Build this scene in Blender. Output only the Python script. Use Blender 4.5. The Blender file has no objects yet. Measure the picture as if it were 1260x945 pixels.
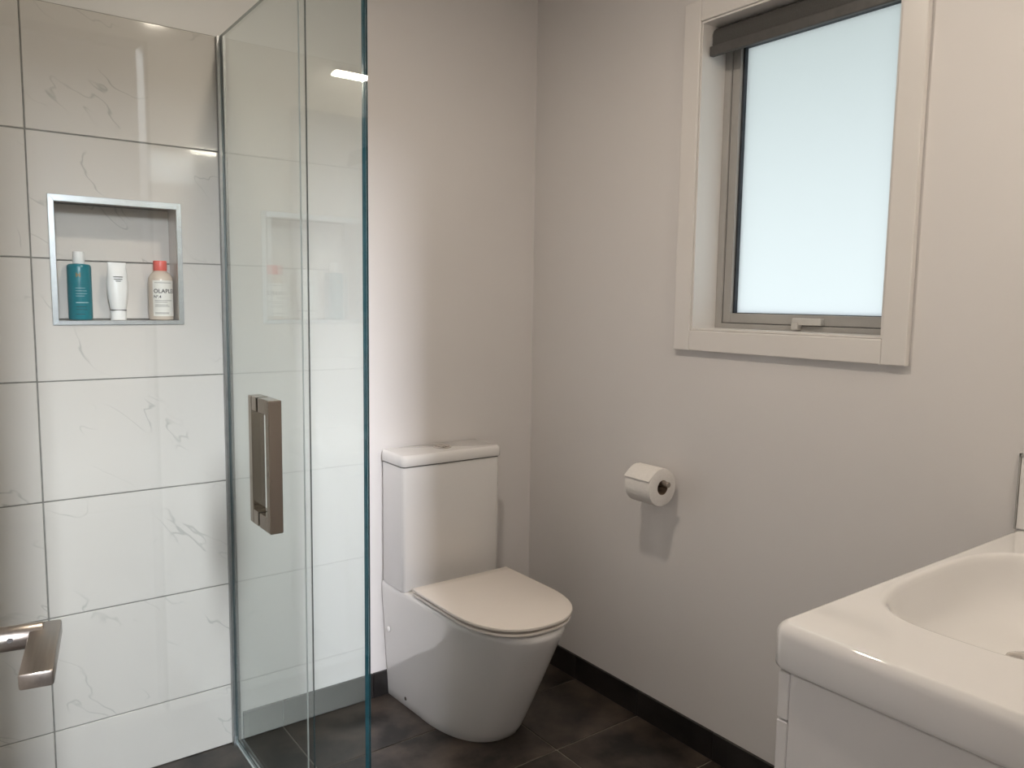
import bpy, bmesh, math, random
from mathutils import Vector, Matrix
random.seed(7)
scene = bpy.context.scene
COL = scene.collection

# ------------------------------------------------------------------ camera
CAM = Vector((-1.7408, -2.2362, 1.2996))
def cam_axes(yaw, pitch, roll):
    f = Vector((math.sin(yaw)*math.cos(pitch), math.cos(yaw)*math.cos(pitch), math.sin(pitch)))
    r = f.cross(Vector((0, 0, 1))).normalized(); u = r.cross(f)
    return r*math.cos(roll)+u*math.sin(roll), u*math.cos(roll)-r*math.sin(roll), f
_r, _u, _f = cam_axes(0.6363, -0.1051, 0.0141)
cd = bpy.data.cameras.new('camera'); cam = bpy.data.objects.new('camera', cd); COL.objects.link(cam)
cd.sensor_fit = 'HORIZONTAL'; cd.sensor_width = 36.0; cd.lens = 964.76/1260*36.0
cd.clip_start = 0.01
cam.matrix_world = Matrix(((_r.x, _u.x, -_f.x, CAM.x), (_r.y, _u.y, -_f.y, CAM.y), (_r.z, _u.z, -_f.z, CAM.z), (0, 0, 0, 1)))
scene.camera = cam

# ------------------------------------------------------------------ world, exposure
w = bpy.data.worlds.new('sky'); scene.world = w; w.use_nodes = True
bg = w.node_tree.nodes['Background']
bg.inputs['Color'].default_value = (0.83, 0.90, 0.98, 1); bg.inputs['Strength'].default_value = 2.85
vs = scene.view_settings
vs.view_transform = 'Standard'; vs.look = 'None'; vs.gamma = 1.0; vs.use_curve_mapping = False
vs.exposure = -0.17
WINDOW_EMIT = 0.12      # frosted bathroom window
HALL_EMIT = 310.0         # added, unseen window behind the camera that lights the back wall
LED_EMIT = 93.0         # light bar over the mirror
SPOT_EMIT = 900.0        # ceiling downlight
try:
    cy = scene.cycles
    cy.use_denoising = True
    cy.max_bounces = 14; cy.diffuse_bounces = 6; cy.glossy_bounces = 6
    cy.transmission_bounces = 8; cy.transparent_max_bounces = 24
    cy.caustics_reflective = True; cy.sample_clamp_indirect = 6.0
except Exception:
    pass

# ------------------------------------------------------------------ materials
def mat(name, base=(.8, .8, .8), rough=.5, metal=0.0, coat=0.0, spec=.5, **kw):
    m = bpy.data.materials.new(name); m.use_nodes = True
    b = m.node_tree.nodes['Principled BSDF']
    b.inputs['Base Color'].default_value = (*base, 1); b.inputs['Roughness'].default_value = rough
    b.inputs['Metallic'].default_value = metal; b.inputs['Coat Weight'].default_value = coat
    b.inputs['Coat Roughness'].default_value = .03
    b.inputs['Specular IOR Level'].default_value = spec
    for k, v in kw.items():
        b.inputs[k].default_value = v
    return m
def noise_bump(m, scale, strength, dist=.001, detail=3, coord='Object'):
    nt = m.node_tree; b = nt.nodes['Principled BSDF']
    tc = nt.nodes.new('ShaderNodeTexCoord'); n = nt.nodes.new('ShaderNodeTexNoise'); bp = nt.nodes.new('ShaderNodeBump')
    n.inputs['Scale'].default_value = scale; n.inputs['Detail'].default_value = detail
    bp.inputs['Strength'].default_value = strength; bp.inputs['Distance'].default_value = dist
    nt.links.new(tc.outputs[coord], n.inputs['Vector']); nt.links.new(n.outputs['Fac'], bp.inputs['Height'])
    nt.links.new(bp.outputs['Normal'], b.inputs['Normal'])
    return n
def noise_color(m, scale, c1, c2, lo=.35, hi=.65, detail=5, randomise=False, stretch=(1, 1, 1), rough=None):
    nt = m.node_tree; b = nt.nodes['Principled BSDF']
    tc = nt.nodes.new('ShaderNodeTexCoord'); mp = nt.nodes.new('ShaderNodeMapping'); mp.inputs['Scale'].default_value = stretch
    n = nt.nodes.new('ShaderNodeTexNoise'); n.inputs['Scale'].default_value = scale; n.inputs['Detail'].default_value = detail
    n.inputs['Roughness'].default_value = .6
    cr = nt.nodes.new('ShaderNodeValToRGB'); cr.color_ramp.elements[0].position = lo; cr.color_ramp.elements[1].position = hi
    cr.color_ramp.elements[0].color = (*c1, 1); cr.color_ramp.elements[1].color = (*c2, 1)
    nt.links.new(tc.outputs['Object'], mp.inputs['Vector'])
    if randomise:
        oi = nt.nodes.new('ShaderNodeObjectInfo'); ml = nt.nodes.new('ShaderNodeMath'); ml.operation = 'MULTIPLY'; ml.inputs[1].default_value = 37
        nt.links.new(oi.outputs['Random'], ml.inputs[0]); nt.links.new(ml.outputs[0], mp.inputs['Location'])
    nt.links.new(mp.outputs['Vector'], n.inputs['Vector']); nt.links.new(n.outputs['Fac'], cr.inputs['Fac'])
    nt.links.new(cr.outputs['Color'], b.inputs['Base Color'])
    if rough:
        mr = nt.nodes.new('ShaderNodeMapRange'); mr.inputs['To Min'].default_value = rough[0]; mr.inputs['To Max'].default_value = rough[1]
        nt.links.new(n.outputs['Fac'], mr.inputs['Value']); nt.links.new(mr.outputs[0], b.inputs['Roughness'])
    return m
def emit(name, col, strength):
    m = bpy.data.materials.new(name); m.use_nodes = True; nt = m.node_tree
    nt.nodes.remove(nt.nodes['Principled BSDF'])
    e = nt.nodes.new('ShaderNodeEmission'); e.inputs['Color'].default_value = (*col, 1); e.inputs['Strength'].default_value = strength
    nt.links.new(e.outputs[0], nt.nodes['Material Output'].inputs['Surface'])
    return m
def glass_sheet(name, tint, refl=1.0):
    """clear sheet glass: each face transmits tinted light and mirrors by Schlick's law"""
    m = bpy.data.materials.new(name); m.use_nodes = True; nt = m.node_tree
    nt.nodes.remove(nt.nodes['Principled BSDF'])
    t = nt.nodes.new('ShaderNodeBsdfTransparent'); t.inputs['Color'].default_value = (*tint, 1)
    g = nt.nodes.new('ShaderNodeBsdfGlossy'); g.inputs['Roughness'].default_value = 0.0
    g.inputs['Color'].default_value = (.95, 1.0, .98, 1)
    lw = nt.nodes.new('ShaderNodeLayerWeight'); lw.inputs['Blend'].default_value = .5
    p = nt.nodes.new('ShaderNodeMath'); p.operation = 'POWER'; p.inputs[1].default_value = 5
    ma = nt.nodes.new('ShaderNodeMath'); ma.operation = 'MULTIPLY_ADD'; ma.inputs[1].default_value = .96*refl; ma.inputs[2].default_value = .04*refl
    mx = nt.nodes.new('ShaderNodeMixShader')
    nt.links.new(lw.outputs['Facing'], p.inputs[0]); nt.links.new(p.outputs[0], ma.inputs[0]); nt.links.new(ma.outputs[0], mx.inputs['Fac'])
    nt.links.new(t.outputs[0], mx.inputs[1]); nt.links.new(g.outputs[0], mx.inputs[2])
    nt.links.new(mx.outputs[0], nt.nodes['Material Output'].inputs['Surface'])
    return m
def marble():
    m = mat('glossy marble tile', (.8, .79, .77), .06, coat=0.3)
    nt = m.node_tree; b = nt.nodes['Principled BSDF']; N = nt.nodes.new; L = nt.links.new
    tc = N('ShaderNodeTexCoord'); oi = N('ShaderNodeObjectInfo')
    off = N('ShaderNodeVectorMath'); off.operation = 'SCALE'; off.inputs[0].default_value = (17, 31, 53); L(oi.outputs['Random'], off.inputs['Scale'])
    mr = N('ShaderNodeMapping'); mr.inputs['Rotation'].default_value = (0, math.radians(-40), 0)
    mp = N('ShaderNodeMapping'); mp.inputs['Scale'].default_value = (1.0, 1, 2.6)
    L(tc.outputs['Object'], mr.inputs['Vector']); L(mr.outputs[0], mp.inputs['Vector']); L(off.outputs[0], mp.inputs['Location'])
    # fine vein: where a wandering noise field crosses its middle value
    n1 = N('ShaderNodeTexNoise'); n1.inputs['Scale'].default_value = 3.2; n1.inputs['Detail'].default_value = 3; n1.inputs['Roughness'].default_value = .5; n1.inputs['Distortion'].default_value = .2
    L(mp.outputs[0], n1.inputs['Vector'])
    s = N('ShaderNodeMath'); s.operation = 'SUBTRACT'; s.inputs[1].default_value = .5; L(n1.outputs['Fac'], s.inputs[0])
    a = N('ShaderNodeMath'); a.operation = 'ABSOLUTE'; L(s.outputs[0], a.inputs[0])
    r = N('ShaderNodeMapRange'); r.interpolation_type = 'SMOOTHSTEP'; r.inputs['From Min'].default_value = .0; r.inputs['From Max'].default_value = .0085
    r.inputs['To Min'].default_value = 1; r.inputs['To Max'].default_value = 0; L(a.outputs[0], r.inputs['Value'])
    n2 = N('ShaderNodeTexNoise'); n2.inputs['Scale'].default_value = 5.0; n2.inputs['Detail'].default_value = 2; L(mp.outputs[0], n2.inputs['Vector'])
    r2 = N('ShaderNodeMapRange'); r2.interpolation_type = 'SMOOTHSTEP'; r2.inputs['From Min'].default_value = .47; r2.inputs['From Max'].default_value = .66; L(n2.outputs['Fac'], r2.inputs['Value'])
    mu = N('ShaderNodeMath'); mu.operation = 'MULTIPLY'; L(r.outputs[0], mu.inputs[0]); L(r2.outputs[0], mu.inputs[1])
    mu2 = N('ShaderNodeMath'); mu2.operation = 'MULTIPLY'; mu2.inputs[1].default_value = .55; L(mu.outputs[0], mu2.inputs[0])
    n3 = N('ShaderNodeTexNoise'); n3.inputs['Scale'].default_value = 1.7; n3.inputs['Detail'].default_value = 3; L(mp.outputs[0], n3.inputs['Vector'])
    base = N('ShaderNodeMix'); base.data_type = 'RGBA'; base.inputs['A'].default_value = (.595, .555, .52, 1); base.inputs['B'].default_value = (.655, .615, .578, 1); L(n3.outputs['Fac'], base.inputs['Factor'])
    vein = N('ShaderNodeMix'); vein.data_type = 'RGBA'; vein.inputs['B'].default_value = (.33, .32, .30, 1)
    L(base.outputs['Result'], vein.inputs['A']); L(mu2.outputs[0], vein.inputs['Factor']); L(vein.outputs['Result'], b.inputs['Base Color'])
    return m

M = {}
M['paint'] = noise_color(mat('warm white wall paint', rough=.42, spec=.35), 1.3, (.695, .672, .664), (.715, .692, .684))
noise_bump(M['paint'], 160, .12, .0006)
M['ceiling'] = noise_color(mat('flat white ceiling paint', rough=.8, spec=.2), 1.1, (.55, .53, .51), (.57, .55, .53))
M['trim'] = noise_color(mat('white enamel trim', rough=.28), 3, (.71, .685, .665), (.725, .70, .68))
M['marble'] = marble()
M['grout'] = noise_color(mat('grey grout', rough=.85), 60, (.20, .19, .175), (.27, .26, .24))
M['floor'] = noise_color(mat('dark brown porcelain', rough=.35), 7, (.010, .008, .007), (.088, .068, .056), .38, .68, 8, True, rough=(.25, .42))
M['skirt'] = noise_color(mat('dark skirting tile', rough=.3), 7, (.010, .009, .009), (.030, .026, .025), .33, .72, 8, True)
M['floor_grout'] = noise_color(mat('floor grout', rough=.9), 50, (.22, .195, .172), (.28, .25, .22))
M['ceramic'] = noise_color(mat('glazed white ceramic', rough=.06, coat=.6), 2, (.77, .755, .745), (.785, .77, .76))
M['seat'] = noise_color(mat('white seat plastic', rough=.22), 2, (.80, .74, .685), (.81, .75, .695))
M['gap'] = noise_color(mat('dark joint', rough=.8), 20, (.03, .028, .026), (.05, .046, .044))
M['chrome'] = noise_color(mat('polished chrome', rough=.07, metal=1), 3, (.66, .62, .58), (.70, .66, .62))
M['handle'] = noise_color(mat('steel toned to dark reflection', rough=.1, metal=1), 3, (.36, .315, .275), (.41, .36, .315))  # dark reflection of the hallway put into the metal's colour
M['steel'] = noise_color(mat('satin steel', rough=.3, metal=1), 200, (.34, .305, .275), (.40, .36, .325), stretch=(1, .05, 1))
M['alu'] = noise_color(mat('bright aluminium', rough=.24, metal=1), 90, (.82, .85, .88), (.88, .91, .94), stretch=(.1, 1, 1))
M['winalu'] = noise_color(mat('grey powder coated aluminium', rough=.45), 12, (.35, .342, .328), (.38, .37, .355))
M['gasket'] = noise_color(mat('black rubber gasket', rough=.6), 30, (.02, .025, .035), (.035, .04, .05))
M['lever'] = noise_color(mat('pale grey latch plastic', rough=.4), 20, (.50, .49, .47), (.54, .53, .51))
M['blind'] = noise_color(mat('charcoal blind fabric', rough=.8), 400, (.055, .053, .052), (.075, .073, .071))
M['blindbar'] = noise_color(mat('charcoal blind rail', rough=.5), 40, (.07, .068, .066), (.085, .082, .08))
M['glass'] = glass_sheet('shower glass', (.958, .977, .975))
M['glassedge'] = noise_color(mat('cut glass edge', rough=.12, coat=.5), 30, (.012, .045, .055), (.02, .065, .078))
M['channel'] = noise_color(mat('grey anodised channel', rough=.35, metal=1), 60, (.30, .30, .30), (.36, .36, .36))
M['paleedge'] = noise_color(mat('glass edge with painted gleam', rough=.1, coat=.5), 30, (.42, .47, .45), (.48, .53, .51))  # light caught on the door's glass edge, put into a pale colour
M['seal'] = mat('clear seal strip', (.85, .88, .86), .25, **{'Transmission Weight': .6})
noise_bump(M['seal'], 30, .05)
M['paper'] = noise_color(mat('white tissue paper', rough=.95, spec=.1), 120, (.76, .735, .71), (.80, .775, .75)); noise_bump(M['paper'], 220, .5, .0015)
M['card'] = noise_color(mat('brown cardboard', rough=.9), 60, (.16, .11, .075), (.20, .14, .095))
M['teal'] = noise_color(mat('teal bottle plastic', rough=.3), 8, (.006, .155, .195), (.008, .17, .212))
M['whiteplastic'] = noise_color(mat('white bottle plastic', rough=.35), 15, (.78, .765, .75), (.81, .795, .78))
M['copper'] = noise_color(mat('copper print', rough=.4), 20, (.16, .13, .05), (.20, .155, .07))
M['paleprint'] = noise_color(mat('pale print', rough=.5), 20, (.30, .42, .44), (.36, .48, .50))
M['coral'] = noise_color(mat('coral cap plastic', rough=.35), 15, (.70, .115, .095), (.76, .135, .11))
M['amber'] = mat('shampoo in clear bottle', (.80, .68, .57), .12, coat=.4, **{'Transmission Weight': .25}); noise_bump(M['amber'], 12, .02)
M['label'] = noise_color(mat('cream paper label', rough=.5), 20, (.74, .71, .66), (.77, .74, .69))
M['ink'] = noise_color(mat('dark print', rough=.5), 20, (.03, .028, .03), (.045, .042, .045))
M['cabinet'] = noise_color(mat('white lacquer cabinet', rough=.3), 3, (.72, .70, .69), (.74, .72, .71))
M['jamb'] = noise_color(mat('jamb with painted shade', rough=.4), 12, (.05, .044, .038), (.07, .06, .052))  # dark tone stands in for the shade on the jamb
M['mirror'] = noise_color(mat('silver mirror', rough=.01, metal=1), 2, (.86, .88, .87), (.88, .90, .89))
M['led'] = emit('warm light bar diffuser', (1.0, .88, .72), LED_EMIT)
M['spot'] = emit('warm downlight lens', (1.0, .87, .72), SPOT_EMIT)
M['added_pane'] = emit('added glowing pane behind', (.92, .94, 1.0), HALL_EMIT)
M['carpet'] = noise_color(mat('grey carpet', rough=1), 200, (.10, .095, .09), (.14, .135, .125)); noise_bump(M['carpet'], 300, .8, .004)
M['hall'] = noise_color(mat('taupe wall paint', rough=.7), 2, (.26, .245, .23), (.28, .265, .25))  # added room's walls, kept dark to cut its fill light
M['eave'] = noise_color(mat('painted eave', rough=.8), 5, (.30, .34, .31), (.34, .38, .35))

M['lawn'] = noise_color(mat('lawn', rough=1), 8, (.05, .09, .03), (.09, .14, .05))

def frosted():
    """daylit frosted pane: a part of its light is its own glow of scattered daylight, the rest is sky light coming through"""
    m = bpy.data.materials.new('frosted window glass'); m.use_nodes = True; nt = m.node_tree
    nt.nodes.remove(nt.nodes['Principled BSDF'])
    e = nt.nodes.new('ShaderNodeEmission'); e.inputs['Color'].default_value = (.90, .96, 1.04, 1); e.inputs['Strength'].default_value = WINDOW_EMIT
    t = nt.nodes.new('ShaderNodeBsdfTranslucent'); t.inputs['Color'].default_value = (.82, .83, .82, 1)
    ad = nt.nodes.new('ShaderNodeAddShader')
    nt.links.new(e.outputs[0], ad.inputs[0]); nt.links.new(t.outputs[0], ad.inputs[1])
    nt.links.new(ad.outputs[0], nt.nodes['Material Output'].inputs['Surface'])
    return m
M['frosted'] = frosted()

# ------------------------------------------------------------------ helpers
def obj(name, me, m, parent=None, loc=None, smooth=False, **props):
    if isinstance(me, bmesh.types.BMesh):
        bm = me; bmesh.ops.recalc_face_normals(bm, faces=bm.faces[:])
        me = bpy.data.meshes.new(name); bm.to_mesh(me); bm.free()
    o = bpy.data.objects.new(name, me); COL.objects.link(o)
    ms = m if isinstance(m, (list, tuple)) else [m]
    if not me.materials:
        for k in ms: me.materials.append(M[k] if isinstance(k, str) else k)
    if parent is not None: o.parent = parent
    if loc is not None: o.location = loc
    if smooth:
        me.polygons.foreach_set('use_smooth', [True]*len(me.polygons))
        if smooth != 'all':
            try: me.set_sharp_from_angle(angle=math.radians(smooth if smooth is not True else 40))
            except Exception: pass
    for k, v in props.items(): o[k] = v
    return o
def empty(name, loc=(0, 0, 0), **props):
    o = bpy.data.objects.new(name, None); COL.objects.link(o); o.location = loc; o.empty_display_size = .05
    for k, v in props.items(): o[k] = v
    return o
def tag(o, label, cat, group=None):
    o['label'] = label; o['category'] = cat
    if group: o['group'] = group
    return o
def struct(o, label=None):
    o['kind'] = 'structure'
    if label: o['label'] = label
    return o
def box(bm, x0, x1, y0, y1, z0, z1, bev=0, seg=2):
    r = bmesh.ops.create_cube(bm, size=1)
    vs_ = r['verts']
    for v in vs_:
        v.co = Vector(((x0+x1)/2+v.co.x*abs(x1-x0), (y0+y1)/2+v.co.y*abs(y1-y0), (z0+z1)/2+v.co.z*abs(z1-z0)))
    if bev:
        es = list({e for v in vs_ for e in v.link_edges})
        bmesh.ops.bevel(bm, geom=es, offset=bev, segments=seg, affect='EDGES', profile=.5)
    return bm
def bx(*a, **k):
    return box(bmesh.new(), *a, **k)
def loft(bm, rings, cap0=True, cap1=True, closed=True):
    vr = [[bm.verts.new(p) for p in ring] for ring in rings]
    n = len(rings[0])
    for a, b in zip(vr, vr[1:]):
        for i in range(n if closed else n-1):
            j = (i+1) % n
            bm.faces.new((a[i], a[j], b[j], b[i]))
    if cap0: bm.faces.new(list(reversed(vr[0])))
    if cap1: bm.faces.new(vr[-1])
    return bm
def lathe(bm, prof, n=40, c=(0, 0, 0), axis='z', sx=1, sy=1):
    """prof: list of (radius, height) from bottom to top; closed ends"""
    rings = []
    for r, h in prof:
        ring = []
        for i in range(n):
            a = 2*math.pi*i/n
            p = (r*math.cos(a)*sx, r*math.sin(a)*sy, h)
            if axis == 'y': p = (p[0], p[2], p[1])
            if axis == 'x': p = (p[2], p[0], p[1])
            ring.append((p[0]+c[0], p[1]+c[1], p[2]+c[2]))
        rings.append(ring)
    return loft(bm, rings)
def tube(bm, a, b, r, n=16):
    a = Vector(a); b = Vector(b); d = (b-a).normalized()
    s = d.cross(Vector((0, 0, 1)) if abs(d.z) < .9 else Vector((1, 0, 0))).normalized(); t = d.cross(s)
    rings = [[tuple(q+s*r*math.cos(2*math.pi*i/n)+t*r*math.sin(2*math.pi*i/n)) for i in range(n)] for q in (a, b)]
    return loft(bm, rings)
def rrect(x0, x1, y0, y1, r, k=6):
    pts = []
    for cx_, cy_, a0 in ((x1-r, y1-r, 0), (x0+r, y1-r, 90), (x0+r, y0+r, 180), (x1-r, y0+r, 270)):
        for i in range(k+1):
            a = math.radians(a0+90*i/k); pts.append((cx_+r*math.cos(a), cy_+r*math.sin(a)))
    return pts
def wall_with_hole(axis, u0, u1, z0, z1, d0, d1, hu0, hu1, hz0, hz1, bm=None):
    """wall slab with one rectangular opening, as one mesh. axis 'x' -> slab normal x, u is y; axis 'y' -> u is x"""
    bm = bm or bmesh.new()
    us = [u0, hu0, hu1, u1]; zs = [z0, hz0, hz1, z1]
    P = lambda u, z, d: (d, u, z) if axis == 'x' else (u, d, z)
    g = {}
    for k, d in enumerate((d0, d1)):
        for i, u in enumerate(us):
            for j, z in enumerate(zs):
                g[i, j, k] = bm.verts.new(P(u, z, d))
    for k in (0, 1):
        for i in range(3):
            for j in range(3):
                if (i, j) != (1, 1): bm.faces.new((g[i, j, k], g[i+1, j, k], g[i+1, j+1, k], g[i, j+1, k]))
    def side(a, b): bm.faces.new((g[a+(0,)], g[b+(0,)], g[b+(1,)], g[a+(1,)]))
    for i in range(3):
        side((i, 0), (i+1, 0)); side((i, 3), (i+1, 3)); side((0, i), (0, i+1)); side((3, i), (3, i+1))
    side((1, 1), (2, 1)); side((2, 1), (2, 2)); side((2, 2), (1, 2)); side((1, 2), (1, 1))
    return bm
def text_mesh(body, size, extrude=.0002):
    cu = bpy.data.curves.new('lettering', 'FONT'); cu.body = body; cu.size = size; cu.extrude = 0; cu.offset = size*.018; cu.align_x = 'LEFT'; cu.resolution_u = 3
    t = bpy.data.objects.new('lettering', cu); COL.objects.link(t)
    dg = bpy.context.evaluated_depsgraph_get(); dg.update()
    me = bpy.data.meshes.new_from_object(t.evaluated_get(dg))
    bpy.data.objects.remove(t); bpy.data.curves.remove(cu)
    return me

# ------------------------------------------------------------------ dimensions
XG, YF = -1.085, -.884                 # planes of the side and front shower glass
XL, YV = -2.0, -2.06                   # left wall, wall that carries the mirror
ZC = 2.336
TH = .302; TZ0 = .1803                 # tile course height, first joint
V1 = -1.542

# ------------------------------------------------------------------ floor
fl = struct(obj('floor', bx(XL-.12, .15, YV-.1, .15, -.12, -.003), 'floor_grout'), 'dark brown porcelain tiled bathroom floor')
xs = [XL, -1.547, -.942, -.337, 0.0]
ys = [0.0]+[-.285-.2965*k for k in range(0, 6)]+[YV]
meshes = {}
for i in range(len(xs)-1):
    for j in range(len(ys)-1):
        w_ = xs[i+1]-xs[i]-.004; d_ = ys[j]-ys[j+1]-.004
        key = (round(w_, 4), round(d_, 4))
        if key not in meshes:
            bm = bx(-w_/2, w_/2, -d_/2, d_/2, -.008, 0, bev=.0012, seg=1); me = bpy.data.meshes.new('tile')
            bm.to_mesh(me); bm.free(); me.materials.append(M['floor']); meshes[key] = me
        obj('tile', meshes[key], 'floor', fl, ((xs[i]+xs[i+1])/2, (ys[j]+ys[j+1])/2, 0))

# ------------------------------------------------------------------ walls and ceiling
NX0, NX1, NZ0, NZ1, ND = -1.493, -1.205, 1.237, 1.533, .09     # niche opening
WY0, WY1, WZ0, WZ1 = -1.305, -.744, 1.226, 2.064               # window opening
wb = struct(obj('wall_back', wall_with_hole('y', XL-.12, .14, -.12, ZC+.05, 0, .14, NX0-.008, NX1+.008, NZ0-.008, NZ1+.008), 'paint'),
            'white painted wall behind the toilet, marble tiled inside the shower')
wr = struct(obj('wall_right', wall_with_hole('x', YV-.1, -.0, -.12, ZC+.05, 0, .14, WY0-.001, WY1+.001, WZ0-.001, WZ1+.001), 'paint'),
            'warm white painted wall with the frosted window')
wl = struct(obj('wall_left', bx(XL-.12, XL, YV-.1, 0, -.12, ZC+.05), 'paint'), 'wall at the far side of the shower')
JX0, JX1 = -1.86, -1.200
bmv = bmesh.new()
box(bmv, JX1, 0, YV-.1, YV, -.003, ZC+.05); box(bmv, XL, JX0, YV-.1, YV, -.003, ZC+.05); box(bmv, JX0, JX1, YV-.1, YV, 2.03, ZC+.05)
wv = struct(obj('wall_front', bmv, 'paint'), 'white painted wall carrying the mirror beside the doorway')
struct(obj('ceiling', bx(XL-.12, .14, YV-.1, .14, ZC, ZC+.1), 'ceiling'), 'white painted ceiling')
struct(obj('trim_1', bx(JX1-.012, JX1-.0005, YV-.101, YV, 0, 2.03, bev=.002, seg=1), 'jamb'), 'jamb at the edge of the doorway, toned dark as if in shade')

# marble wall tiles (each tile one piece), back wall then side wall
def tile_box(u0, u1, z0, z1, holes=None):
    bm = bmesh.new()
    if not holes:
        return box(bm, u0, u1, -.008, 0, z0, z1, bev=.0011, seg=1)
    hx0, hx1, hz0, hz1 = holes
    box(bm, u0, hx0, -.008, 0, z0, z1); box(bm, hx1, u1, -.008, 0, z0, z1)
    if hz0 > z0: box(bm, hx0, hx1, -.008, 0, z0, min(hz0, z1))
    if hz1 < z1: box(bm, hx0, hx1, -.008, 0, max(hz1, z0), z1)
    return bm
rows = [(0.0, TZ0)]+[(TZ0+TH*k, TZ0+TH*(k+1)) for k in range(6)]
g = .0018
tile_share = {}
def put_tile(parent, u0, u1, z0, z1, place, hole=None):
    w_, h_ = u1-u0, z1-z0
    key = (round(w_, 4), round(h_, 4))
    if hole:
        cx_, cz_ = (u0+u1)/2, (z0+z1)/2
        bm = tile_box(-w_/2, w_/2, -h_/2, h_/2, (hole[0]-cx_, hole[1]-cx_, hole[2]-cz_, hole[3]-cz_))
        me = bpy.data.meshes.new('tile'); bmesh.ops.recalc_face_normals(bm, faces=bm.faces[:]); bm.to_mesh(me); bm.free(); me.materials.append(M['marble'])
    else:
        if key not in tile_share:
            bm = tile_box(-w_/2, w_/2, -h_/2, h_/2); me = bpy.data.meshes.new('tile'); bm.to_mesh(me); bm.free(); me.materials.append(M['marble']); tile_share[key] = me
        me = tile_share[key]
    o = obj('tile', me, 'marble', parent)
    place(o, (u0+u1)/2, (z0+z1)/2)
    return o
def place_back(o, u, z): o.location = (u, 0, z)
def place_left(o, u, z): o.location = (XL, u, z); o.rotation_euler = (0, 0, math.radians(90))
obj('grout', wall_with_hole('y', XL, XG+.012, 0, TZ0+6*TH, -.005, 0.004, NX0-.004, NX1+.004, NZ0-.004, NZ1+.004), 'grout', wb)
obj('grout', bx(XL-.004, XL+.005, YF-.02, 0, 0, TZ0+6*TH), 'grout', wl)
for r_i, (z0, z1) in enumerate(rows):
    for c_i, (u0, u1) in enumerate(((XL+.008, V1), (V1, XG+.012))):
        hole = None
        if c_i == 1 and z0 < NZ1 and z1 > NZ0: hole = (NX0, NX1, NZ0, NZ1)
        put_tile(wb, u0+g, u1-g, z0+g, z1-g, place_back, hole)
    for (u0, u1) in ((-.45, -.009), (YF-.02, -.45)):
        put_tile(wl, u0+g, u1-g, z0+g, z1-g, place_left)
# niche lining: two back tiles, floor, top and sides, and a mitred metal trim
zj = TZ0+4*TH
obj('grout', bx(NX0-.006, NX1+.006, ND+.006, ND+.02, NZ0-.006, NZ1+.006), 'grout', wb)
for (z0, z1) in ((NZ0, zj), (zj, NZ1)):
    o = put_tile(wb, NX0, NX1, z0+g, z1-g, lambda o, u, z: setattr(o, 'location', (u, ND+.008, z)))
obj('niche_shelf', bx(NX0-.006, NX1+.006, -.004, ND+.012, NZ0-.007, NZ0), 'marble', wb)
obj('niche_top', bx(NX0-.006, NX1+.006, -.004, ND+.012, NZ1, NZ1+.007), 'marble', wb)
obj('niche_side', bx(NX0-.007, NX0, -.004, ND+.012, NZ0, NZ1), 'marble', wb)
obj('niche_side', bx(NX1, NX1+.007, -.004, ND+.012, NZ0, NZ1), 'marble', wb)
def mitre(p_out0, p_out1, p_in1, p_in0, y0, y1):
    bm = bmesh.new(); pts = (p_out0, p_out1, p_in1, p_in0)
    a = [bm.verts.new((x, y0, z)) for x, z in pts]; b = [bm.verts.new((x, y1, z)) for x, z in pts]
    bm.faces.new(a); bm.faces.new(b[::-1])
    for i in range(4): bm.faces.new((a[i], a[(i+1) % 4], b[(i+1) % 4], b[i]))
    bmesh.ops.bevel(bm, geom=bm.edges[:], offset=.001, segments=1, affect='EDGES')
    return bm
nt_ = tag(empty('niche_frame', (-1.349, -.009, NZ0)), 'bright metal frame around the shower wall niche', 'niche frame')
ox0, ox1, oz0, oz1 = NX0-.010, NX1+.010, NZ0-.012, NZ1+.011
ix0, ix1, iz0, iz1 = NX0+.004, NX1-.004, NZ0, NZ1-.006
def fr(name, *q):
    bm = mitre(*q, -.012, -.0075); bmesh.ops.translate(bm, vec=(1.349, .009, -NZ0), verts=bm.verts[:]); obj(name, bm, 'alu', nt_)
fr('frame_strip', (ox0, oz0), (ox1, oz0), (ix1, iz0), (ix0, iz0)); fr('frame_strip', (ox1, oz0), (ox1, oz1), (ix1, iz1), (ix1, iz0))
fr('frame_strip', (ox1, oz1), (ox0, oz1), (ix0, iz1), (ix1, iz1)); fr('frame_strip', (ox0, oz1), (ox0, oz0), (ix0, iz0), (ix0, iz1))

# skirting tiles
bbr = struct(empty('baseboard_right'), 'dark tile skirting under the window wall')
bbb = struct(empty('baseboard_back'), 'dark tile skirting behind the toilet')
SK = .083
ysk = [-.0095]+[-.285-.2965*k for k in range(0, 6)]+[YV]
for a, b in zip(ysk, ysk[1:]):
    obj('tile', bx(-.009, 0, b+.001, a-.001, 0, SK, bev=.001, seg=1), 'skirt', bbr)
for a, b in ((XG+.022, -.942), (-.942, -.64), (-.64, -.337), (-.337, -.0)):
    obj('tile', bx(a+.001, b-.001, -.009, 0, 0, SK, bev=.001, seg=1), 'skirt', bbb)

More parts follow.
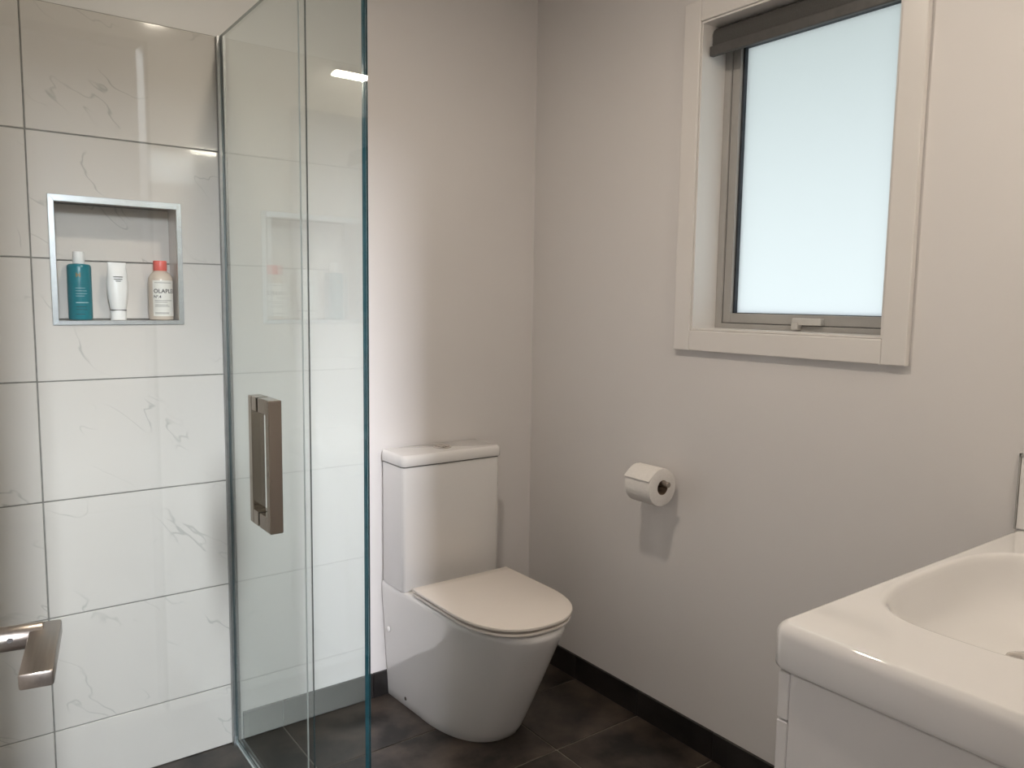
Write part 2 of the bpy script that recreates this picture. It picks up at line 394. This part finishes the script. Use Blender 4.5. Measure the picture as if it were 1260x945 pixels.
# ------------------------------------------------------------------ window
win = struct(empty('window_1', (0.1, (WY0+WY1)/2, WZ0)), 'frosted awning window in grey aluminium with a white timber surround')
def wpart(name, bm, m, parent=win, **k):
    org = Vector((0.1, (WY0+WY1)/2, WZ0))
    bmesh.ops.translate(bm, vec=-org, verts=bm.verts[:]); return obj(name, bm, m, parent, **k)
TW = .058; TT = -.018
bm = bmesh.new()
def ring(bm, y0, y1, z0, z1, wl_, wr_, wb_, wt_, x0, x1, bev=0):
    """frame with member widths: at y0, at y1, bottom, top"""
    box(bm, x0, x1, y0, y0+wl_, z0, z1, bev); box(bm, x0, x1, y1-wr_, y1, z0, z1, bev)
    box(bm, x0, x1, y0+wl_, y1-wr_, z0, z0+wb_, bev); box(bm, x0, x1, y0+wl_, y1-wr_, z1-wt_, z1, bev)
    return bm
for args in ((WY0-TW, WY0, WZ0-TW, WZ1+TW), (WY1, WY1+TW, WZ0-TW, WZ1+TW)):
    wpart('architrave', bx(TT, 0, args[0], args[1], args[2], args[3], bev=.003), 'trim')
wpart('architrave', bx(TT, 0, WY0, WY1, WZ0-TW, WZ0, bev=.003), 'trim'); wpart('architrave', bx(TT, 0, WY0, WY1, WZ1, WZ1+TW, bev=.003), 'trim')
# reveal lining, set back a few millimetres from the surround
wpart('reveal', ring(bmesh.new(), WY0+.001, WY1-.001, WZ0+.001, WZ1-.001, .005, .005, .005, .005, -.012, .095), 'trim')
fy0, fy1, fz0, fz1 = WY0+.006, WY1-.006, WZ0+.006, WZ1-.006
wpart('window_frame', ring(bmesh.new(), fy0, fy1, fz0, fz1, .022, .022, .014, .022, .085, .14, .001), 'winalu')
wpart('gasket', ring(bmesh.new(), fy0+.02, fy1-.02, fz0+.012, fz1-.02, .004, .004, .004, .004, .092, .13), 'gasket')
sash = wpart('sash', ring(bmesh.new(), fy0+.0235, fy1-.0235, fz0+.0155, fz1-.0235, .026, .026, .027, .028, .090, .135, .0015), 'winalu')
gy0, gy1, gz0, gz1 = fy0+.0495, fy1-.0495, fz0+.0425, fz1-.0515
wpart('gasket', ring(bmesh.new(), gy0-.001, gy1+.001, gz0-.001, gz1+.001, .0075, .0075, .003, .005, .100, .125), 'gasket')
wpart('pane', bx(.112, .118, gy0+.004, gy1-.004, gz0, gz1), 'frosted')
# latch
la = wpart('latch', bx(.072, .090, -1.095, -1.012, WZ0+.022, WZ0+.040, bev=.002), 'lever')
wpart('latch_base', bx(.068, .090, -1.032, -1.012, WZ0+.009, WZ0+.028, bev=.003), 'lever')

# roller blind, rolled up inside the reveal
bl = tag(empty('roller_blind', (.035, (WY0+WY1)/2, 2.0)), 'charcoal roller blind rolled up at the top of the window', 'blind')
org = Vector((.035, (WY0+WY1)/2, 2.0))
def bpart(name, bm, m, **k):
    bmesh.ops.translate(bm, vec=-org, verts=bm.verts[:]); return obj(name, bm, m, bl, **k)
bm = bmesh.new(); lathe(bm, [(.024, WY0+.012), (.025, WY0+.0125), (.025, WY1-.0125), (.024, WY1-.012)], 32, (.044, 0, 2.028), 'y'); bpart('fabric_roll', bm, 'blind', smooth=40)
bm = bmesh.new(); box(bm, .018, .0195, WY0+.014, WY1-.014, 1.995, 2.03); bpart('fabric_drop', bm, 'blind')
bpart('bottom_rail', bx(.011, .027, WY0+.012, WY1-.010, 1.974, 2.001, bev=.003), 'blindbar')
for y0, y1 in ((WY0+.006, WY0+.012), (WY1-.012, WY1-.006)):
    bm = bmesh.new(); lathe(bm, [(.020, y0), (.022, y0+.001), (.022, y1-.001), (.020, y1)], 24, (.044, 0, 2.03), 'y'); bpart('end_bracket', bm, 'lever', smooth=40)
bm = bmesh.new()
for k in range(150):
    zz = 2.02-k*.005
    bmesh.ops.create_icosphere(bm, subdivisions=1, radius=.0019, matrix=Matrix.Translation((.014, WY0+.0085, zz)))
bpart('bead_chain', bm, 'whiteplastic', kind='stuff')

# unseen eave added to shade the frosted pane's top, and ground outside
struct(obj('added_eave', bx(.14, 1.10, -3.0, 1.0, 2.07, 2.17), 'eave'), 'added eave outside that shades the top of the window')
struct(obj('ground', bx(.14, 8.0, -6, 4, -.4, -.3), 'lawn'), 'lawn outside the window')

# ------------------------------------------------------------------ shower enclosure
sh = tag(empty('shower_enclosure', (XG, YF, 0)), 'frameless glass shower enclosure with a steel pull handle in front of marble tiles', 'shower screen')
ZG = TZ0+6*TH-.003
SO = Vector((XG, YF, 0))
def spart(name, bm, m, parent=sh, **k):
    bmesh.ops.translate(bm, vec=-SO, verts=bm.verts[:]); return obj(name, bm, m, parent, **k)
def pane(name, x0, x1, y0, y1, z0, z1, thin, edge='glassedge'):
    """sheet of glass; the narrow rim faces get the cut-edge look"""
    bm = bx(x0, x1, y0, y1, z0, z1)
    bmesh.ops.recalc_face_normals(bm, faces=bm.faces[:])
    for f_ in bm.faces:
        if abs(getattr(f_.normal, thin)) < .5: f_.material_index = 1
    return spart(name, bm, ['glass', edge])
GT = .008
pane('side_panel', XG-GT/2, XG+GT/2, YF+.0045, -.012, .012, ZG, 'x')
pane('fixed_panel', -1.197, XG+GT/2, YF-GT/2, YF+GT/2, .012, ZG, 'y')
door = pane('glass_door', -1.90, -1.209, YF-GT/2, YF+GT/2, .018, ZG, 'y', 'paleedge')
spart('fixed_panel', bx(XL+.009, -1.905, YF-GT/2, YF+GT/2, .012, ZG), 'glass')
spart('seal_strip', bx(-1.2085, -1.1975, YF-.002, YF+.002, .02, ZG-.005), 'glass')
ch = bmesh.new(); box(ch, XG-.011, XG-.0042, -.024, -.0085, 0, ZG); box(ch, XG+.0042, XG+.011, -.024, -.0085, 0, ZG)
spart('wall_channel', ch, 'channel')
ch = bmesh.new(); box(ch, XG-.009, XG-.0042, YF, -.009, 0, .012); box(ch, XG+.0042, XG+.009, YF, -.009, 0, .012); box(ch, XG-.0042, XG+.0042, YF, -.009, 0, .003)
spart('floor_channel', ch, 'alu')
ch = bmesh.new(); box(ch, XL+.009, XG, YF-.007, YF+.007, 0, .011)
spart('floor_channel', ch, 'alu')
# door handle, a square bar pair through the glass
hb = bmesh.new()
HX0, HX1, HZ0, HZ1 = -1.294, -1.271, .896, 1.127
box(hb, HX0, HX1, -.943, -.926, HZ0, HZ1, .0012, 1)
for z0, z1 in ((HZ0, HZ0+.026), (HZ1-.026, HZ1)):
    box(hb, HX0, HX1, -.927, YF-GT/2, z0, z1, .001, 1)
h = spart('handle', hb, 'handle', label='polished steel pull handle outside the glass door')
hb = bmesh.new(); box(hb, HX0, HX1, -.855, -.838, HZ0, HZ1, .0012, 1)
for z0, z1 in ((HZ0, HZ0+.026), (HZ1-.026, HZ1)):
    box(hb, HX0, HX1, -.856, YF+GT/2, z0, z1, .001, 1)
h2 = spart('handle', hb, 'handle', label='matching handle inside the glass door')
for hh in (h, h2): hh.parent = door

# ------------------------------------------------------------------ toilet
TX = -.427
tl = tag(empty('toilet', (TX, 0, 0)), 'white back-to-wall toilet with closed lid and boxy cistern in the corner', 'toilet')
def dee(hw, yb, ys, yf, n=2.3, k=28, hwb=None):
    """D outline, back edge at yb, straight flanks to ys, rounded nose at yf (relative to toilet axis)"""
    hwb = hwb or hw
    right = []
    for i in range(7):
        t = i/7; right.append((hwb+(hw-hwb)*t, yb+(ys-yb)*t))
    for i in range(k+1):
        a = math.pi/2*i/k
        right.append((hw*max(0, math.cos(a))**(2/n), ys+(yf-ys)*math.sin(a)**(2/n)))
    left = [(-x, y) for x, y in reversed(right[:-1])]
    return right+left
def ring3(o2, z): return [(x, y, z) for x, y in o2]
rings = []
N = 14
RIM = .393
for i in range(N+1):
    t = i/N; z = .004+(RIM-.020-.004)*t
    hw = .150+(.170-.150)*t**.8; hwb = .160+(.183-.160)*t
    ys_ = -.19+(-.33+.19)*t; yf_ = -.452+(-.640+.452)*t**.96
    rings.append(ring3(dee(hw, -.010, ys_, yf_, 2.25, hwb=hwb), z))
b0 = rings[0]
rings.insert(0, [(x*.985, (y if y > -.02 else y*.99), 0.0) for x, y, z in b0])
for dz, ins in ((-.012, .0), (-.005, .002), (-.0015, .006), (0, .012)):
    rings.append(ring3(dee(.170-ins, -.010, -.33, -.641+ins, 2.25, hwb=.183-ins*.3), RIM+dz))
bm = bmesh.new(); loft(bm, rings); obj('pan', bm, 'ceramic', tl, smooth=45)
# seat ring and lid
def plate(o2, z0, z1, bev):
    bm = bmesh.new()
    cx_ = 0; cy_ = -.4
    def ins(d): return [(x*(1-d/.17), cy_+(y-cy_)*(1-d/.22)) for x, y in o2]
    rs = [ring3(ins(bev), z0), ring3(ins(bev*.3), z0+bev*.3), ring3(o2, z0+bev), ring3(o2, z1-bev), ring3(ins(bev*.3), z1-bev*.3), ring3(ins(bev), z1)]
    return loft(bm, rs)
obj('seat', plate(dee(.174, -.200, -.42, -.642, 2.35), .3995, .4075, .002), 'seat', tl, smooth=45)
obj('lid', plate(dee(.178, -.200, -.42, -.645, 2.35), .4150, .4245, .0018), 'seat', tl, smooth=45)
obj('gap_shade', plate(dee(.152, -.210, -.42, -.616, 2.35), .390, .416, .001), 'gap', tl)  # dark core put in to deepen the shade in the seat gaps
for s in (-1, 1):
    bm = bmesh.new(); tube(bm, (s*.055, -.186, .404), (s*.115, -.186, .404), .0105); obj('hinge', bm, 'seat', tl, smooth=40)
# cistern
def rloft(x0, x1, y0, y1, r, zs, bm=None):
    bm = bm or bmesh.new(); rs = []
    for z, ins in zs: rs.append([(x, y, z) for x, y in rrect(x0+ins, x1-ins, y0+ins, y1-ins*.0, max(r-ins, .002))])
    return loft(bm, rs)
obj('cistern', rloft(-.183, .180, -.152, -.010, .014, [(RIM+.0015, .002), (RIM+.004, 0), (.787, 0)]), 'ceramic', tl, smooth=40)
obj('cistern_joint', bx(-.176, .174, -.147, -.004, .785, .7925), 'gap', tl)
obj('cistern_lid', rloft(-.187, .184, -.158, -.010, .016, [(.791, .002), (.793, 0), (.812, 0), (.819, .002), (.8235, .006), (.825, .012)]), 'ceramic', tl, smooth=45)
bm = bmesh.new(); lathe(bm, [(.030, .8245), (.030, .8285), (.028, .830)], 32, (0, -.082, 0)); fb = obj('flush_plate', bm, 'chrome', tl, smooth=30)
for s in (-1, 1):
    bm = bmesh.new()
    pts = [(s*.0012, -.023)]+[(s*(.0012+.023*math.cos(a)), .023*math.sin(a)) for a in [math.radians(-88+i*176/14) for i in range(15)]]+[(s*.0012, .023)]
    loft(bm, [[(x, y-.082, z) for x, y in pts] for z in (.8295, .8315)]); obj('flush_button', bm, 'chrome', fb)
bm = bmesh.new(); lathe(bm, [(.010, -.0035), (.009, .001), (.006, .0025)], 20, (0, 0, 0), 'x'); 
o = obj('inlet_cap', bm, 'ceramic', tl, (-.1795, -.045, .24), smooth=True); o.rotation_euler = (0, 0, math.pi)
bm = bmesh.new(); lathe(bm, [(.007, -.004), (.0065, .002), (.003, .0035)], 18, (0, 0, 0), 'x')
o = obj('fixing_screw_cap', bm, 'chrome', tl, (-.1545, -.119, .030), smooth=True); o.rotation_euler = (0, 0, math.pi)

# ------------------------------------------------------------------ toilet roll and holder
HY, HX, HZ = -.668, -.076, .773
hd = tag(empty('toilet_roll_holder', (0, HY+.062, HZ+.012)), 'steel toilet roll holder fixed to the wall under the window', 'roll holder')
HO = Vector((0, HY+.062, HZ+.012))
def hpart(name, bm, m='steel', **k):
    bmesh.ops.translate(bm, vec=-HO, verts=bm.verts[:]); return obj(name, bm, m, hd, **k)
bm = bmesh.new(); lathe(bm, [(.024, -.007), (.024, -.001), (.022, 0)], 28, (0, HY+.062, HZ+.012), 'x'); hpart('wall_plate', bm, smooth=40)
bm = bmesh.new(); tube(bm, (-.006, HY+.062, HZ+.012), (HX, HY+.062, HZ+.012), .008); hpart('post', bm, smooth=40)
bm = bmesh.new(); lathe(bm, [(.007, HY-.074), (.008, HY-.073), (.008, HY+.0705)], 20, (HX, 0, HZ+.012), 'y'); hpart('rod', bm, smooth=40)
rl = tag(empty('toilet_roll', (HX, HY, HZ)), 'white toilet paper roll hanging on the wall holder', 'toilet roll')
RR, RC, RL = .0555, .0215, .0505
prof = [(RC, -RL), (RR-.003, -RL), (RR-.0008, -RL+.0008), (RR, -RL+.003), (RR, RL-.003), (RR-.003, RL), (RC, RL)]
bm = bmesh.new(); n = 56
rings = [[(r*math.cos(2*math.pi*i/n), y, r*math.sin(2*math.pi*i/n)) for i in range(n)] for r, y in prof]
rings.append(rings[0]); vr = [[bm.verts.new(p) for p in rg] for rg in rings[:-1]]
for a in range(len(vr)-1):
    for i in range(n): bm.faces.new((vr[a][i], vr[a][(i+1) % n], vr[a+1][(i+1) % n], vr[a+1][i]))
obj('paper', bm, 'paper', rl, smooth=40)
bm = bmesh.new()
rings = [[(r*math.cos(2*math.pi*i/n), y, r*math.sin(2*math.pi*i/n)) for i in range(n)] for r, y in ((RC+.0003, -RL+.0004), (RC-.0012, -RL+.0004), (RC-.0012, RL-.0004), (RC+.0003, RL-.0004))]
vr = [[bm.verts.new(p) for p in rg] for rg in rings]
for a in range(4):
    for i in range(n): bm.faces.new((vr[a][i], vr[a][(i+1) % n], vr[(a+1) % 4][(i+1) % n], vr[(a+1) % 4][i]))
obj('core', bm, 'card', rl, smooth=40)
# loose leading edge of the paper, lifted a little from the roll
bm = bmesh.new(); va = []
for i in range(13):
    a = math.radians(95+i*5.2); rr = RR+.0004+(.0065*max(0, (i-6)/6)**2)
    va.append((-rr*math.cos(math.pi-a) if False else rr*math.cos(a), rr*math.sin(a)))
top = [[bm.verts.new((x, y, z)) for x, z in va] for y in (-RL+.001, RL-.001)]
bot = [[bm.verts.new((x*.995, y, z*.995)) for x, z in va] for y in (-RL+.001, RL-.001)]
for i in range(12):
    bm.faces.new((top[0][i], top[0][i+1], top[1][i+1], top[1][i])); bm.faces.new((bot[0][i], bot[1][i], bot[1][i+1], bot[0][i+1]))
    for k in (0, 1): bm.faces.new((top[k][i], bot[k][i], bot[k][i+1], top[k][i+1]))
bm.faces.new((top[0][12], bot[0][12], bot[1][12], top[1][12])); bm.faces.new((top[0][0], top[1][0], bot[1][0], bot[0][0]))
obj('loose_sheet', bm, 'paper', rl, smooth=40)

# ------------------------------------------------------------------ vanity: basin top and cabinet
VX, VZ = -.812, .858
VYF, VYB = -1.600, YV+.001
bs = tag(empty('wash_basin', (VX/2, VYF, VZ)), 'wide white ceramic basin top with a recessed bowl on the cabinet', 'basin')
BO = Vector((VX/2, VYF, VZ))
bm = bmesh.new()
def sup(cx_, cy_, a, b, n_, k):
    out = []
    for i in range(k):
        t = 2*math.pi*i/k; c_, s_ = math.cos(t), math.sin(t)
        out.append((cx_+a*math.copysign(abs(c_)**(2/n_), c_), cy_+b*math.copysign(abs(s_)**(2/n_), s_)))
    return out
K = 96
BCX, BCY, BA, BB = -.405, -1.782, .250, .157
def outer(ins, r=.022):
    """outer rectangle of the slab sampled at K directions that match the bowl's, with rounded corners"""
    x0, x1, y0, y1 = VX+ins, -.001-ins*0, VYB, VYF-ins
    base = rrect(x0, x1, y0, y1, max(.004, r-ins), 8)
    import bisect
    # resample by angle about the bowl centre
    poly = base+[base[0]]
    pts = []
    for i in range(K):
        bxp, byp = sup(BCX, BCY, BA, BB, 3.2, K)[i]
        dx, dy = bxp-BCX, byp-BCY
        best = None
        for (ax, ay), (cx2, cy2) in zip(poly, poly[1:]):
            ex, ey = cx2-ax, cy2-ay; den = dx*ey-dy*ex
            if abs(den) < 1e-12: continue
            t = ((ax-BCX)*ey-(ay-BCY)*ex)/den; s = ((ax-BCX)*dy-(ay-BCY)*dx)/den
            if t > 0 and -1e-9 <= s <= 1+1e-9 and (best is None or t > best): best = t
        pts.append((BCX+dx*best, BCY+dy*best))
    return pts
# snap the outline's corner samples: add the rounded corner by a dense K
rings = []
for ins, z in ((.016, .793), (.006, .791), (.0012, .7945), (0, .800), (0, .840), (.0009, .846), (.0034, .8515), (.0075, .8560), (.0100, .8578), (.0118, .858), (.0132, .858)):
    rings.append([(x, y, z) for x, y in outer(ins)])
for d, z in ((-.0085, .858), (-.007, .858), (-.0045, .8577), (-.001, .8565), (.002, .8530), (.005, .846), (.010, .831), (.017, .814), (.026, .798), (.038, .784), (.052, .774), (.070, .767), (.090, .7625), (.112, .7598), (.133, .7584), (.150, .7578)):
    rings.append([(x, y, z) for x, y in sup(BCX, BCY, BA-d, max(BB-d*.88, .012), 3.2-max(0, d-.02)*9, K)])
bmesh.ops.translate(loft(bm, rings, cap0=False), vec=-BO, verts=bm.verts[:])
obj('basin_top', bm, 'ceramic', bs, smooth=60)
bm = bmesh.new(); lathe(bm, [(.020, .7575), (.032, .758), (.032, .760), (.026, .763), (.008, .764)], 28, (BCX, BCY, 0)); bmesh.ops.translate(bm, vec=-BO, verts=bm.verts[:])
obj('drain', bm, 'chrome', bs, smooth=40)

vc = tag(empty('vanity_cabinet', (VX/2, VYF, .25)), 'white vanity cabinet with drawers under the basin', 'cabinet')
VO = Vector((VX/2, VYF, .25))
def vpart(name, bm, m='cabinet', **k):
    bmesh.ops.translate(bm, vec=-VO, verts=bm.verts[:]); return obj(name, bm, m, vc, **k)
CX0 = -.800
vpart('side_panel', bx(CX0, CX0+.018, VYB, -1.6275, .25, .787, bev=.001, seg=1))
vpart('body', bx(CX0+.0185, -.002, VYB, -1.6285, .25, .742))
vpart('rail', bx(CX0, -.002, -1.6265, -1.609, .7165, .785, bev=.0015, seg=1))
vpart('drawer', bx(CX0, -.002, -1.6265, -1.609, .485, .7135, bev=.0015, seg=1))
vpart('drawer', bx(CX0, -.002, -1.6265, -1.609, .25, .482, bev=.0015, seg=1))

# low tile splashback on the window wall
sp = tag(empty('splashback', (-.004, -1.83, VZ)), 'short white tile splashback on the wall above the basin', 'splashback')
for k, (a, b) in enumerate(((-1.899, -1.603), (YV+.002, -1.902))):
    obj('tile', bx(-.006, .004, a+1.83, b+1.83, .002, .148, bev=.001, seg=1), 'whiteplastic', sp)
obj('edge_trim', bx(-.0075, .004, YV+.002+1.83, -1.600+1.83, .1485, .154), 'winalu', sp)
obj('edge_trim', bx(-.0075, .004, -1.6025+1.83, -1.5995+1.83, .001, .154), 'winalu', sp)

# mixer tap at the back of the basin
tp = tag(empty('mixer_tap', (BCX, -2.0, VZ)), 'chrome mixer tap at the back of the basin', 'tap')
bm = bmesh.new(); lathe(bm, [(.026, 0), (.026, .006), (.022, .010), (.022, .105), (.020, .110)], 28); obj('tap_body', bm, 'chrome', tp, smooth=40)
obj('spout', bx(-.012, .012, 0, .125, .070, .088, bev=.004), 'chrome', tp, smooth=40)
obj('tap_lever', bx(-.008, .008, -.005, .085, .113, .122, bev=.003), 'chrome', tp, smooth=40)

# mirror and light bar on the wall beside the doorway
mr = tag(empty('wall_mirror', (-.42, YV, 1.1)), 'large frameless mirror on the wall above the basin', 'mirror')
obj('mirror_glass', bx(-.36, .38, .001, .006, 0, .812), 'mirror', mr)
obj('mirror_edge', bx(-.362, .382, .0003, .0055, -.002, .814), 'steel', mr)
lb = tag(empty('light_bar', (-.42, YV, 2.045)), 'slim warm light bar mounted above the mirror', 'light')
obj('back_plate', bx(-.06, .06, .0005, .02, -.03, .03, bev=.003), 'chrome', lb)
obj('housing', bx(-.226, .226, .018, .045, -.003, .017, bev=.002), 'chrome', lb)
obj('diffuser', bx(-.222, .222, .022, .050, -.016, -.0035, bev=.003), 'led', lb)

# ceiling downlight
dl = tag(empty('downlight', (-1.02, -1.02, ZC)), 'recessed round downlight in the bathroom ceiling', 'light')
bm = bmesh.new(); lathe(bm, [(.040, -.006), (.055, -.005), (.056, -.0005)], 32); obj('bezel', bm, 'trim', dl, smooth=40)
bm = bmesh.new(); lathe(bm, [(.034, -.0085), (.036, -.0062)], 32); obj('lens', bm, 'spot', dl)

# ------------------------------------------------------------------ things in the niche
def bottle_text(parent, body, size, r, ang, z, m='ink', xs_=1.0):
    me = text_mesh(body, size)
    wmax = max((v.co.x for v in me.vertices), default=0)*xs_
    bm = bmesh.new(); bm.from_mesh(me); bpy.data.meshes.remove(me)
    bmesh.ops.subdivide_edges(bm, edges=[e for e in bm.edges if e.calc_length() > .004], cuts=2)
    for v in bm.verts:
        a = ang+(v.co.x*xs_-wmax/2)/r
        v.co = Vector((r*math.sin(a), -r*math.cos(a), z+v.co.y))
    me = bpy.data.meshes.new('lettering'); bm.to_mesh(me); bm.free()
    return obj('lettering', me, m, parent)
def band(parent, name, m, r, a0, a1, z0, z1, t=.0003, k=24):
    bm = bmesh.new(); rs = []
    for z, rr in ((z0, r-.001), (z0, r+t), (z1, r+t), (z1, r-.001)):
        rs.append([(rr*math.sin(a0+(a1-a0)*i/k), -rr*math.cos(a0+(a1-a0)*i/k), z) for i in range(k+1)])
    rs.append(rs[0]); vr = [[bm.verts.new(p) for p in q] for q in rs[:-1]]; vr.append(vr[0])
    for a, b in zip(vr, vr[1:]):
        for i in range(k): bm.faces.new((a[i], a[i+1], b[i+1], b[i]))
    bm.faces.new([q[0] for q in vr[:-1]]); bm.faces.new([q[k] for q in vr[:-1]])
    return obj(name, bm, m, parent, smooth=40)
NF = NZ0
b1 = tag(empty('shampoo_bottle', (-1.434, .042, NF)), 'teal shampoo bottle with a white cap in the wall niche', 'bottle')
bm = bmesh.new(); lathe(bm, [(.024, 0), (.0265, .0015), (.0278, .006), (.0278, .131), (.0272, .1365), (.024, .1405), (.013, .1425)], 44); obj('body', bm, 'teal', b1, smooth=40)
bm = bmesh.new(); lathe(bm, [(.0128, .1415), (.0134, .1425), (.0134, .1685), (.0128, .172), (.010, .173)], 32); obj('cap', bm, 'whiteplastic', b1, smooth=40)
fa = math.atan2(CAM.x+1.434, .042-CAM.y)      # facing the doorway
bottle_text(b1, 'M', .016, .0281, fa-.1, .108, 'copper')
for k, (z, wd) in enumerate(((.080, .022), (.073, .026), (.066, .027), (.060, .020), (.043, .030), (.033, .024), (.026, .026), (.014, .020))):
    band(b1, 'print_line', 'paleprint' if k < 5 else 'ink', .0278, fa-.35, fa-.35+wd/.0278, z, z+(.0022 if k == 4 else .0012), .0002, 8)
b2 = tag(empty('cream_tube', (-1.345, .050, NF)), 'white squeeze tube standing on its cap between the two bottles', 'tube')
bm = bmesh.new(); rs = []
for z, a, b in ((.026, .0185, .0150), (.030, .0188, .0152), (.050, .0225, .0168), (.075, .0255, .0165), (.095, .0258, .0150), (.115, .0235, .0115), (.130, .0222, .007), (.143, .0222, .0032), (.149, .0222, .0022)):
    rs.append([(a*math.cos(2*math.pi*i/40), b*math.sin(2*math.pi*i/40), z) for i in range(40)])
loft(bm, rs); t2 = obj('tube_body', bm, 'whiteplastic', b2, smooth=50)
bm = bmesh.new(); rs = []
for z, s_ in ((0, .93), (.0015, .98), (.022, 1.0), (.0245, .97)):
    rs.append([(.0195*s_*math.cos(2*math.pi*i/40), .016*s_*math.sin(2*math.pi*i/40), z) for i in range(40)])
loft(bm, rs); obj('cap', bm, 'whiteplastic', b2, smooth=40)
obj('cap_joint', bx(-.0175, .0175, -.0145, .0145, .0242, .0262), 'gap', b2)
for z, wd in ((.1105, .022), (.1045, .020), (.0995, .012)):
    obj('print_line', bx(-wd/2, wd/2, -.0152 if z < .105 else -.0138, -.010, z, z+.0018), 'ink', b2)
b3 = tag(empty('conditioner_bottle', (-1.241, .040, NF)), 'clear bottle with cream label and coral red cap in the niche', 'bottle')
bm = bmesh.new(); lathe(bm, [(.028, 0), (.0302, .0015), (.0308, .005), (.0308, .105), (.0300, .112), (.0262, .120), (.0205, .126), (.0165, .1285), (.0155, .133)], 44); obj('body', bm, 'amber', b3, smooth=40)
bm = bmesh.new(); lathe(bm, [(.0165, .1305), (.0170, .1315), (.0170, .155), (.0160, .1572)], 36); obj('cap', bm, 'coral', b3, smooth=40)
fb3 = math.atan2(CAM.x+1.241, .040-CAM.y)
c3 = fb3+.30
band(b3, 'label', 'label', .0308, c3-.98, c3+.98, .010, .105, .0003, 30)
def t3(body, size, left, z, xs_=1.0):
    me = text_mesh(body, size); wmax = max(v.co.x for v in me.vertices)*xs_; bpy.data.meshes.remove(me)
    return bottle_text(b3, body, size, .0314, c3-.80+(left+wmax/2)/.0314, z, 'ink', xs_)
t3('OLAPLEX', .0150, -.003, .0715)
t3('Nº.4', .0105, -.003, .0580)
for z, wd in ((.098, .044), (.0510, .046), (.0465, .032), (.0395, .034), (.0355, .038), (.0185, .036), (.0160, .036)):
    band(b3, 'print_line', 'ink', .0311, c3-.80, c3-.80+wd/.0314, z, z+.0010, .0002, 12)

# ------------------------------------------------------------------ room door with lever handle
dr = struct(empty('door_1', (0, 0, 0)), 'white room door standing open with a satin steel lever handle')
DU = Vector((-.168, -.986, 0)).normalized(); DN = Vector((-DU.y, DU.x, 0))
P0 = Vector((-1.722, -1.425, 0))       # point on the door face at the spindle
dr.location = P0; dr.rotation_euler = (0, 0, math.atan2(DN.y, DN.x))
# local axes: x = out of the face, y = away from the hinge
obj('door_leaf', bx(-.040, 0, -.58, .066, .008, 2.02, bev=.0015, seg=1), 'trim', dr)
LZ = .993
bm = bmesh.new(); lathe(bm, [(.026, -.001), (.026, .007), (.024, .009)], 32, (0, 0, LZ), 'x'); lv = obj('rose', bm, 'steel', dr, smooth=40)
bm = bmesh.new(); lathe(bm, [(.0112, .006), (.0112, .048), (.0100, .0495)], 28, (0, 0, LZ), 'x'); obj('neck', bm, 'steel', dr, smooth=40)
obj('lever', bx(.038, .063, -.100, .013, LZ-.007, LZ+.007, bev=.0025), 'steel', dr, smooth=40)
bm = bmesh.new(); lathe(bm, [(.0026, 0), (.0024, .0006)], 12, (.024, 0, LZ)); 
bmesh.ops.rotate(bm, cent=(.024, 0, LZ), matrix=Matrix.Rotation(math.radians(70), 3, 'X'), verts=bm.verts[:]); bmesh.ops.translate(bm, vec=(0, -.0108, .002), verts=bm.verts[:])
obj('grub_screw', bm, 'gap', dr)

# ------------------------------------------------------------------ added room behind the camera, unseen, for light and reflections
HY1, HX0_, HX1_, HZC = -4.7, -3.2, .3, 3.5
struct(obj('floor_hall', bx(HX0_, HX1_, HY1, YV-.1, -.12, 0), 'carpet'), 'grey carpet of the added room beyond the doorway')
struct(obj('ceiling_hall', bx(HX0_, HX1_, HY1, YV-.1, HZC, HZC+.1), 'hall'), 'high ceiling of the added room beyond the doorway')
struct(obj('wall_hall_left', bx(HX0_-.1, HX0_, HY1, YV-.1, -.1, HZC+.1), 'hall'), 'side wall of the added room beyond the doorway')
struct(obj('wall_hall_right', bx(HX1_, HX1_+.1, HY1, YV-.1, -.1, HZC+.1), 'hall'), 'opposite side wall of the added room beyond the doorway')
struct(obj('wall_hall_back', wall_with_hole('y', HX0_, HX1_, -.1, HZC+.1, HY1, HY1-.1, -2.26, -1.86, 2.2, 3.45), 'hall'), 'far wall of the added room beyond the doorway')
bm = bmesh.new(); box(bm, HX0_, XL-.12, YV-.2, YV-.1, -.1, HZC+.1); box(bm, .14, HX1_, YV-.2, YV-.1, -.1, HZC+.1); box(bm, XL-.12, .14, YV-.2, YV-.1, ZC+.05, HZC+.1)
struct(obj('wall_hall_front', bm, 'hall'), 'walls of the added room, beside and above the bathroom')
w2 = struct(empty('added_window_2', (-2.06, HY1, 2.2)), 'added tall narrow glowing window that lights the bathroom through the doorway')
bm = bmesh.new()
for x0, x1, z0, z1 in ((-.20, -.18, 0, 1.25), (.18, .20, 0, 1.25), (-.18, .18, 0, .02), (-.18, .18, 1.23, 1.25)):
    box(bm, x0, x1, -.06, -.02, z0, z1)
obj('window_frame', bm, 'winalu', w2)
obj('pane', bx(-.179, .179, -.05, -.045, .021, 1.229), 'added_pane', w2)  # made-up bright pane that throws a beam through the doorway
